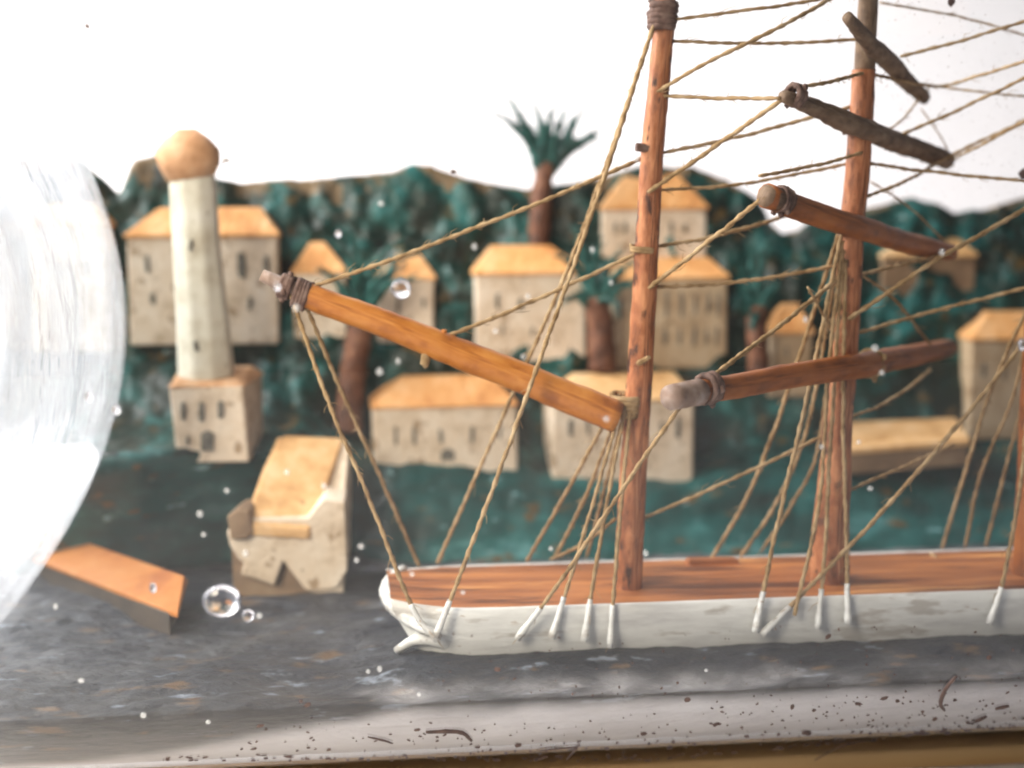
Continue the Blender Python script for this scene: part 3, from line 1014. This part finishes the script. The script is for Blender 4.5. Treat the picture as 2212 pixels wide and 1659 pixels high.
y1 = spar('yard', [(1455, 858, -34), (1600, 832, -28), (1838, 792, -19.2), (1950, 772, -8), (2050, 752, 4)], [1.08, 1.15, 1.25, 1.2, 1.0], 'yard')
spar('end_sleeve', [(1449, 859, -34.3), (1512, 848, -31.8)], [1.12, 1.16], 'grey_tip', y1, jit=0.05)
lashing(P(1532, 838, -31.2), P(1838, 792, -19.2) - P(1455, 858, -34), 1.2, 1.0, y1)
lashing(P(1880, 785, -15.5), P(1950, 772, -8) - P(1838, 792, -19.2), 1.3, 1.1, y1, 'rope', 4, 0.22)
y2 = spar('yard', [(1655, 425, -27), (1760, 460, -23), (1850, 490, -19.2), (1950, 522, -11), (2052, 545, -4)], [1.12, 1.15, 1.15, 1.1, 0.9], 'yard')
lashing(P(1690, 432, -26), P(1850, 490, -19.2) - P(1655, 425, -27), 1.05, 1.2, y2, 'lashing', 4, 0.22)
spar('end_sleeve', [(1652, 424, -27.1), (1678, 432, -26.4)], [0.98, 1.08], 'yard_grey', y2, jit=0.05)
y3 = spar('yard', [(1690, 207, -26), (1770, 238, -22.5), (1862, 278, -19), (1950, 312, -10), (2045, 345, -4)], [0.55, 0.95, 1.02, 1.05, 0.95], 'yard_grey', jit=0.09)
lashing(P(1718, 205, -25), P(1862, 278, -19) - P(1690, 207, -26), 0.85, 1.0, y3)
y4 = spar('yard', [(1830, 38, -24), (1880, 95, -19), (1935, 150, -11), (1995, 212, -3)], [0.55, 0.9, 0.9, 0.7], 'yard_grey', jit=0.09)
lashing(P(1432, 32, YM), P(1438, 0, YM) - P(1415, 250, YM), 1.05, 2.4, m1, 'lashing', 5, 0.42)
lashing(P(1852, 275, YM - 0.3), P(1866, 150, YM) - P(1843, 480, YM), 1.25, 1.0, m2)
lashing(P(1843, 492, YM - 0.2), P(1866, 150, YM) - P(1843, 480, YM), 1.3, 1.2, m2)
lashing(P(1390, 538, YM), P(1438, 0, YM) - P(1415, 250, YM), 1.18, 0.5, m1, 'rope', 2, 0.2)
lashing(P(1352, 875, YM), P(1438, 0, YM) - P(1415, 250, YM), 1.42, 2.0, m1, 'rope', 5, 0.3)
# peg stubs on the mizzen
mb = tube(MB(), [P(1398, 320, YM - 0.5), P(1374, 318, YM - 0.6)], [0.45, 0.4], 7, jit=0.1)
ship.part('peg', mb, M['lashing'], m1)
mb = tube(MB(), [P(1380, 785, YM - 1.0), P(1402, 772, YM - 2.6)], [0.3, 0.22], 6, jit=0.1)
ship.part('peg', mb, M['rope'], m1)
mb = tube(MB(), [P(958, 735, -16.5), P(960, 712, -16.5)], [0.3, 0.25], 6, jit=0.1)
ship.part('peg', mb, M['boom'], bo)
mb = MB()
ellipsoid(mb, P(918, 775, -16.8), 0.5, 0.4, 0.85, 8, 6, 0.2)
ship.part('frayed_knot', mb, M['rope'], bo, smooth=True)


def rope(pts, r=0.23, sag=0.25, white=False, fuzz=0.7):
    line = [P(*p) for p in pts]
    path = smooth_path(line, 0.42)
    n = len(path)
    ph = R_.uniform(0, 50)
    for i in range(n):
        k = i / (n - 1)
        path[i] = path[i] + Vector((0, 0, -sag * math.sin(math.pi * k))) + Vector((fbm((i * 0.12, ph, 0), 1, 2), fbm((i * 0.12, ph, 9), 1, 2), fbm((i * 0.12, ph, 5), 1, 2))) * (0.10 * math.sin(math.pi * k))
    rr = [r * (1 + 0.12 * fbm((i * 0.3, ph, 20), 1, 2)) for i in range(n)]
    mb = tube(MB(), path, rr, 9, lobes=2, twist=2.3, amp=0.2)
    L = sum((path[i + 1] - path[i]).length for i in range(n - 1))
    for _ in range(int(L * fuzz)):       # loose fibres
        i = R_.randrange(n)
        p = path[i]
        dr = Vector((R_.uniform(-1, 1), R_.uniform(-1, 1), R_.uniform(-1, 1))).normalized()
        tg = (path[min(i + 1, n - 1)] - path[max(i - 1, 0)]).normalized()
        ln = R_.uniform(0.4, 1.4)
        q1 = p + dr * ln * 0.5 + tg * ln * 0.4
        q2 = q1 + dr * ln * R_.uniform(-0.1, 0.4) + tg * ln * R_.uniform(0.1, 0.7)
        tube(mb, [p, q1, q2], [0.04, 0.035, 0.02], 3, cap=False)
    o = ship.part('rope', mb, M['rope'], smooth=True)
    if white:
        wp = [path[-1] + (path[-1] - path[-4]).normalized() * 0.6] + path[::-1][:9]
        m2_ = len(wp)
        mbw = tube(MB(), wp, [0.34, 0.38, 0.34, 0.30] + [0.28 - 0.03 * i / m2_ for i in range(m2_ - 4)], 8, jit=0.14)
        ship.part('painted_end', mbw, M['white'], o, smooth=True)
    return o


N, FA = -23.6, -6.5
B = -15.5
# boom sheets and topping lifts
rope([(628, 635, B - 0.5), (700, 840, -18), (800, 1080, -21), (890, 1310, N + 0.5), (935, 1372, N)], 0.25, 0.2, True, 1.6)
rope([(655, 645, B), (720, 800, -12.5), (810, 1000, -9.5), (905, 1222, FA)], 0.25, 0.2, False, 1.6)
rope([(668, 622, B), (1000, 492, -16.5), (1385, 343, YM + 0.6)], 0.24, 0.5, False, 1.6)
rope([(962, 728, -16.3), (1200, 620, -16.5), (1395, 538, YM + 0.4)], 0.24, 0.4, False, 1.0)
# mizzen backstays
rope([(1412, 55, YM - 0.8), (1290, 428, -18.5), (1140, 850, -21), (1010, 1200, -23), (947, 1362, N)], 0.25, 0.0, True, 0.8)
rope([(1410, 60, YM + 0.2), (1250, 520, -13), (1110, 845, -9.5), (945, 1216, FA)], 0.24, 0.0, False, 0.8)
# mizzen shrouds, near side
rope([(1340, 885, YM - 1.2), (1262, 1150, -21.5), (1195, 1366, N)], 0.22, 0.05, True)
rope([(1352, 870, YM - 1.3), (1300, 1150, -21.5), (1264, 1372, N)], 0.24, 0.05, True)
rope([(1362, 880, YM - 1.3), (1338, 1130, -21.5), (1318, 1385, N)], 0.24, 0.05, True)
# mizzen shrouds, far side
rope([(1340, 850, YM + 0.6), (1230, 1050, -11), (1138, 1212, FA)], 0.24, 0.05)
rope([(1348, 850, YM + 0.7), (1270, 1060, -11), (1198, 1206, FA)], 0.24, 0.05)
rope([(1352, 870, YM + 0.9), (1300, 1080, -11), (1268, 1200, FA)], 0.22, 0.05)
rope([(1330, 1120, YM + 1), (1260, 1172, -12), (1190, 1208, FA)], 0.2, 0.1)
# brace from the lower yard to the hull
rope([(1478, 866, -33.2), (1330, 1075, -29), (1210, 1255, -25), (1125, 1370, N)], 0.24, 0.1, True)
# stays between mizzen and main
rope([(1388, 1120, YM + 1), (1590, 1025, -16), (1780, 940, YM + 1)], 0.22, 0.3)
rope([(1540, 812, -31), (1680, 702, -24), (1822, 592, YM - 1)], 0.26, 0.2, False, 1.2)
rope([(1402, 622, YM - 1.1), (1530, 520, -22), (1642, 432, -26.5)], 0.26, 0.1, False, 1.0)
rope([(1412, 620, YM + 0.6), (1600, 602, -16), (1825, 570, YM + 0.8)], 0.23, 0.3, False, 1.0)
rope([(1395, 536, YM + 0.4), (1560, 500, -14), (1720, 458, -10)], 0.23, 0.3, False, 1.3)
rope([(1400, 415, YM - 1.0), (1550, 310, -21), (1688, 216, -25.8)], 0.26, 0.1)
rope([(1415, 206, YM - 0.4), (1560, 207, -21), (1684, 212, -25.8)], 0.22, 0.2)
rope([(1420, 198, YM - 0.8), (1530, 132, -21), (1685, 55, -22), (1860, -40, YM)], 0.23, 0.1)
rope([(1440, 45, YM - 0.6), (1540, 30, -18), (1700, 8, -18), (1870, -22, YM)], 0.2, 0.1)
rope([(1432, 88, YM), (1620, 86, -17), (1870, 84, YM - 0.5)], 0.2, 0.3)
rope([(1408, 335, YM), (1590, 290, -16), (1790, 240, YM + 0.5), (1860, 225, YM + 0.8)], 0.22, 0.3)
rope([(1405, 412, YM + 0.8), (1600, 390, -15), (1850, 350, YM + 0.9)], 0.2, 0.3)
rope([(1640, 380, -24), (1760, 355, -21), (1862, 330, YM - 1)], 0.2, 0.1)
rope([(1728, 188, -25), (1800, 172, -22), (1868, 156, YM - 0.5)], 0.22, 0.1)
# stays from main towards the foremast
rope([(1868, 352, YM), (2000, 365, -15), (2230, 392, YM)], 0.2, 0.2)
rope([(1872, 425, YM), (1960, 385, -12), (2060, 330, -6), (2225, 255, -10)], 0.21, 0.2)
rope([(1945, 292, -11), (2080, 228, -12), (2240, 155, YM)], 0.21, 0.2)
rope([(2045, 350, -4), (2130, 305, -10), (2240, 248, YM)], 0.19, 0.1)
rope([(1945, 122, -14), (2080, 82, -15), (2250, 34, YM)], 0.2, 0.2)
rope([(1870, 158, YM), (2025, 184, -6), (2120, 160, -10), (2250, 120, YM)], 0.2, 0.1)
rope([(1900, 5, -8), (2080, 35, -8), (2220, 78, -9)], 0.14, 0.1)
rope([(2020, 186, -5), (2120, 196, -8), (2240, 210, -9)], 0.14, 0.1)
rope([(1868, 300, -10), (1935, 270, -9), (2010, 185, -4)], 0.13, 0.0)
rope([(1990, 235, -4), (2035, 300, -4), (2060, 360, -3)], 0.1, 0.0, False, 0.3)
rope([(1880, 392, -8), (1960, 445, -8), (2040, 520, -4)], 0.12, 0.0, False, 0.3)
rope([(1832, 690, YM - 1.2), (2020, 560, -19), (2250, 430, YM)], 0.26, 0.2, False, 0.8)
rope([(1830, 725, YM + 0.8), (2020, 665, -14), (2240, 615, YM)], 0.22, 0.3, False, 0.8)
rope([(1848, 585, YM + 0.9), (1930, 645, -12), (2010, 745, -4)], 0.18, 0.0)
rope([(1838, 598, YM + 0.9), (1990, 560, -10), (2060, 540, -4)], 0.2, 0.1)
rope([(1825, 905, YM + 1.2), (1920, 865, -10), (2010, 800, 0)], 0.18, 0.1)
rope([(1745, 620, -22), (1800, 720, -18), (1815, 770, -16)], 0.15, 0.0)
# main shrouds
rope([(1818, 505, YM - 1.2), (1745, 850, -20.5), (1680, 1130, -22.5), (1634, 1352, N)], 0.25, 0.05, True)
rope([(1820, 520, YM - 1.3), (1790, 800, -20), (1770, 1080, -22.2), (1716, 1330, N)], 0.24, 0.05)
rope([(1822, 540, YM - 1.3), (1800, 850, -20), (1784, 1150, -22), (1768, 1345, N)], 0.24, 0.05, True)
rope([(1826, 560, YM - 1.3), (1822, 900, -20), (1828, 1150, -22), (1832, 1335, N)], 0.24, 0.05, True)
rope([(1812, 505, YM + 0.4), (1700, 850, -11), (1620, 1060, -8), (1535, 1210, FA)], 0.25, 0.05)
rope([(1815, 520, YM + 0.5), (1750, 900, -11), (1680, 1080, -8), (1600, 1202, FA)], 0.23, 0.05)
rope([(1818, 520, YM + 0.6), (1770, 950, -11), (1710, 1090, -8), (1645, 1190, FA)], 0.21, 0.05)
rope([(2250, 690, YM), (2100, 880, -20), (1900, 1110, -22), (1740, 1275, -23), (1655, 1362, N)], 0.26, 0.1, True, 0.7)
rope([(1832, 1060, YM + 1), (1920, 1020, -14), (2060, 960, -10)], 0.19, 0.1)
# foremast shrouds
rope([(2236, 620, YM - 1), (2210, 1000, -21), (2170, 1240, -23), (2142, 1335, N)], 0.25, 0.05, True)
rope([(2232, 640, YM + 0.5), (2150, 820, -12), (2090, 1000, -9), (2035, 1185, FA)], 0.22, 0.05)
rope([(2234, 640, YM + 0.5), (2190, 850, -12), (2120, 1020, -9), (2085, 1180, FA)], 0.2, 0.05)
rope([(2236, 660, YM + 0.6), (2205, 880, -12), (2165, 1040, -9), (2130, 1178, FA)], 0.2, 0.05)
rope([(2010, 1195, FA - 2), (2060, 1235, -13), (2140, 1300, -21)], 0.2, 0.0)
rope([(1545, 1228, FA - 4), (1580, 1265, -14), (1610, 1300, -19)], 0.15, 0.0)
rope([(1130, 1225, FA - 1), (1128, 1260, -12), (1118, 1290, -16)], 0.17, 0.0)

# ------------------------------------------------------------------ the bottle
bot = Thing('glass_bottle', 'clear glass bottle lying on its side around the ship and harbour town', 'bottle', (20, 0, -BR))


def lathe(mb, prof, seg=72, closed=False):
    n = len(prof)
    vs, fs = [], []
    for k in range(seg):
        th = 2 * math.pi * k / seg
        for x, r in prof:
            vs.append((x, r * math.cos(th), r * math.sin(th)))
    for k in range(seg):
        k2 = (k + 1) % seg
        for j in range(n - 1 if not closed else n):
            j2 = (j + 1) % n
            fs.append((k * n + j, k * n + j2, k2 * n + j2, k2 * n + j))
    mb.add(vs, fs)
    return mb


wallp = [(-60 + 5 * i, BR) for i in range(29)]
for i in range(1, 15):
    a = math.pi * i / 14
    wallp.append((80 + 34 * i / 14, 31 + 15 * math.cos(a)))
wallp += [(140, 15.5), (165, 15), (166, 17), (172, 17), (173, 15)]
bot.part('glass_wall', lathe(MB(), wallp, 128), M['glass'], smooth=True)
inner = [(dome_x(r), max(r, 0.01)) for r in [i * 2 for i in range(20)]]
inner += [(-60.5, 40.5), (-62.2, 42.5), (-61.8, 43.8), (-60.0, 44.4)]
outer = [(-60.0, BR - 0.02), (-66, BR - 0.02), (-70, 44), (-72.0, 41.5), (-72.2, 39), (-70, 36.5)] + [(DOME_X - 4.5 - r * r / 46.0, max(r, 0.01)) for r in range(34, -1, -2)]
bot.part('punt', lathe(MB(), inner + outer, 96), M['base_glass'], smooth=True)
mb = lathe(MB(), [(150, 0.01), (150, 14.6), (168, 14.8), (182, 15.4), (182, 0.01)], 32)
bot.part('cork', mb, M['cork'])

# seeds and droplets in the glass
drops = [(480, 1298, 58), (536, 1330, 22), (866, 625, 32), (490, 352, 20), (730, 505, 13), (823, 440, 10), (1025, 533, 11), (192, 858, 13), (250, 886, 17), (490, 1060, 8), (1070, 715, 9), (1130, 770, 9), (820, 803, 11), (1190, 1185, 9),
         (620, 1020, 9), (780, 1180, 10), (530, 1195, 9), (1280, 540, 10), (1375, 345, 8), (1890, 752, 12), (1905, 805, 8), (1855, 955, 8), (432, 1110, 12), (440, 1155, 8),
         (330, 1270, 13), (120, 1310, 8), (820, 1445, 9), (795, 1450, 8), (905, 1500, 7), (310, 1545, 9), (175, 1470, 9), (450, 1560, 9), (1525, 1448, 6), (1395, 1195, 9),
         (1775, 965, 8), (1740, 690, 9), (2035, 545, 9), (890, 1240, 8), (770, 1210, 8), (1880, 1055, 9), (2208, 745, 15), (1320, 610, 8), (640, 665, 12), (598, 620, 14),
         (1140, 640, 9), (1310, 905, 10), (860, 780, 8), (700, 1050, 9), (560, 1330, 10), (1000, 1280, 7)]
for (u, v, r) in drops:
    c = GL(u, v, BR + 0.05)
    rr = r * 0.5 * (c - CAM).length / FPX * 1.35
    nrm = Vector((0, c.y, c.z)).normalized()
    mb = MB()
    ellipsoid(mb, c, rr * R_.uniform(0.75, 1.1), rr * 0.5, rr * R_.uniform(0.85, 1.25), 12, 9, 0.04)
    bot.part('droplet', mb, M['droplet' if r > 12 else 'faint_droplet'], smooth=True)


# dust on the glass
mb = MB()


def speck(u, v, r, el=1.0, ang=0.0):
    c = GL(u, v, BR + 0.06)
    k = (c - CAM).length / FPX
    n = 6
    vs = []
    ca, sa = math.cos(ang), math.sin(ang)
    for i in range(n):
        th = 2 * math.pi * i / n
        x, z = r * k * el * math.cos(th) * R_.uniform(0.7, 1.2), r * k * math.sin(th) * R_.uniform(0.7, 1.2)
        vs.append(c + Vector((x * ca - z * sa, 0, x * sa + z * ca)))
    vs.append(c + Vector((0, -0.06, 0)))
    vs.append(c + Vector((0, 0.06, 0)))
    fs = [(i, (i + 1) % n, n) for i in range(n)] + [((i + 1) % n, i, n + 1) for i in range(n)]
    mb.add(vs, fs)


for _ in range(420):
    u = R_.uniform(500, 2212)
    k = R_.random() ** 0.6
    top = 1545 - max(0, u - 1200) * 0.10
    low = 1640 - max(0, u - 1400) * 0.085
    v = top + (low - top) * k
    if R_.random() > 0.25 + 0.75 * min(1, (u - 300) / 1500):
        continue
    speck(u, v, R_.uniform(0.7, 2.4) * (2.0 if R_.random() < 0.08 else 1), R_.uniform(1, 2.6), R_.uniform(-0.5, 0.5))
for _ in range(420):
    u = 2212 - abs(R_.gauss(0, 300))
    v = R_.uniform(0, 480)
    speck(u, v, R_.uniform(0.4, 1.1), R_.uniform(1, 1.8), R_.uniform(0, 3))
for _ in range(120):
    speck(R_.uniform(900, 2212), R_.uniform(1350, 1520), R_.uniform(0.8, 2.6), R_.uniform(1, 1.8), R_.uniform(0, 3))
for _ in range(160):          # dirt gathered where the bottle touches down
    u = R_.uniform(350, 2212)
    low = 1644 - max(0, u - 1400) * 0.09
    speck(u, low - abs(R_.gauss(0, 6)), R_.uniform(0.8, 2.6), R_.uniform(1.5, 4.5), R_.uniform(-0.25, 0.25))
for (u, v, r, e, a) in [(2055, 4, 9, 1.2, 0.6), (188, 57, 6, 1.6, -0.9), (2212, 375, 14, 0.8, 0), (1485, 1512, 6, 1.2, 0), (665, 1522, 6, 1.5, 0.3), (650, 1515, 5, 1, 0),
                        (2136, 1420, 6, 1, 0), (1790, 1375, 6, 1.4, 0.7), (1074, 1446, 6, 1.3, 0), (980, 372, 7, 1, 0), (1712, 1527, 5, 1.3, 1.3), (1745, 1585, 6, 1.3, 0),
                        (1120, 1610, 5, 2, 0), (1390, 1585, 5, 1.5, 0), (1910, 1508, 5, 2, 0.3)]:
    speck(u, v, r, e, a)
d = bot.part('dust', mb, M['speck'])
d['kind'] = 'stuff'
for line, r in [([(2065, 1462), (2042, 1490), (2032, 1520), (2040, 1535)], 0.20), ([(920, 1582), (970, 1580), (1000, 1584), (1018, 1600)], 0.2),
                ([(795, 1592), (830, 1600), (848, 1606)], 0.11), ([(1760, 1642), (1810, 1615), (1860, 1600), (1890, 1602)], 0.07), ([(1225, 1640), (1242, 1620), (1252, 1608)], 0.13),
                ([(2150, 1532), (2180, 1525)], 0.16), ([(2105, 1560), (2130, 1548)], 0.18), ([(1165, 1622), (1200, 1618), (1245, 1614)], 0.09)]:
    pts = smooth_path([GL(u, v, BR + 0.12) for u, v in line], 0.3)
    n = len(pts)
    bot.part('dust_fibre', tube(MB(), pts, [r * (0.6 + 0.4 * math.sin(math.pi * (i + 0.5) / n)) for i in range(n)], 6, jit=0.15), M['speck'], smooth=True)
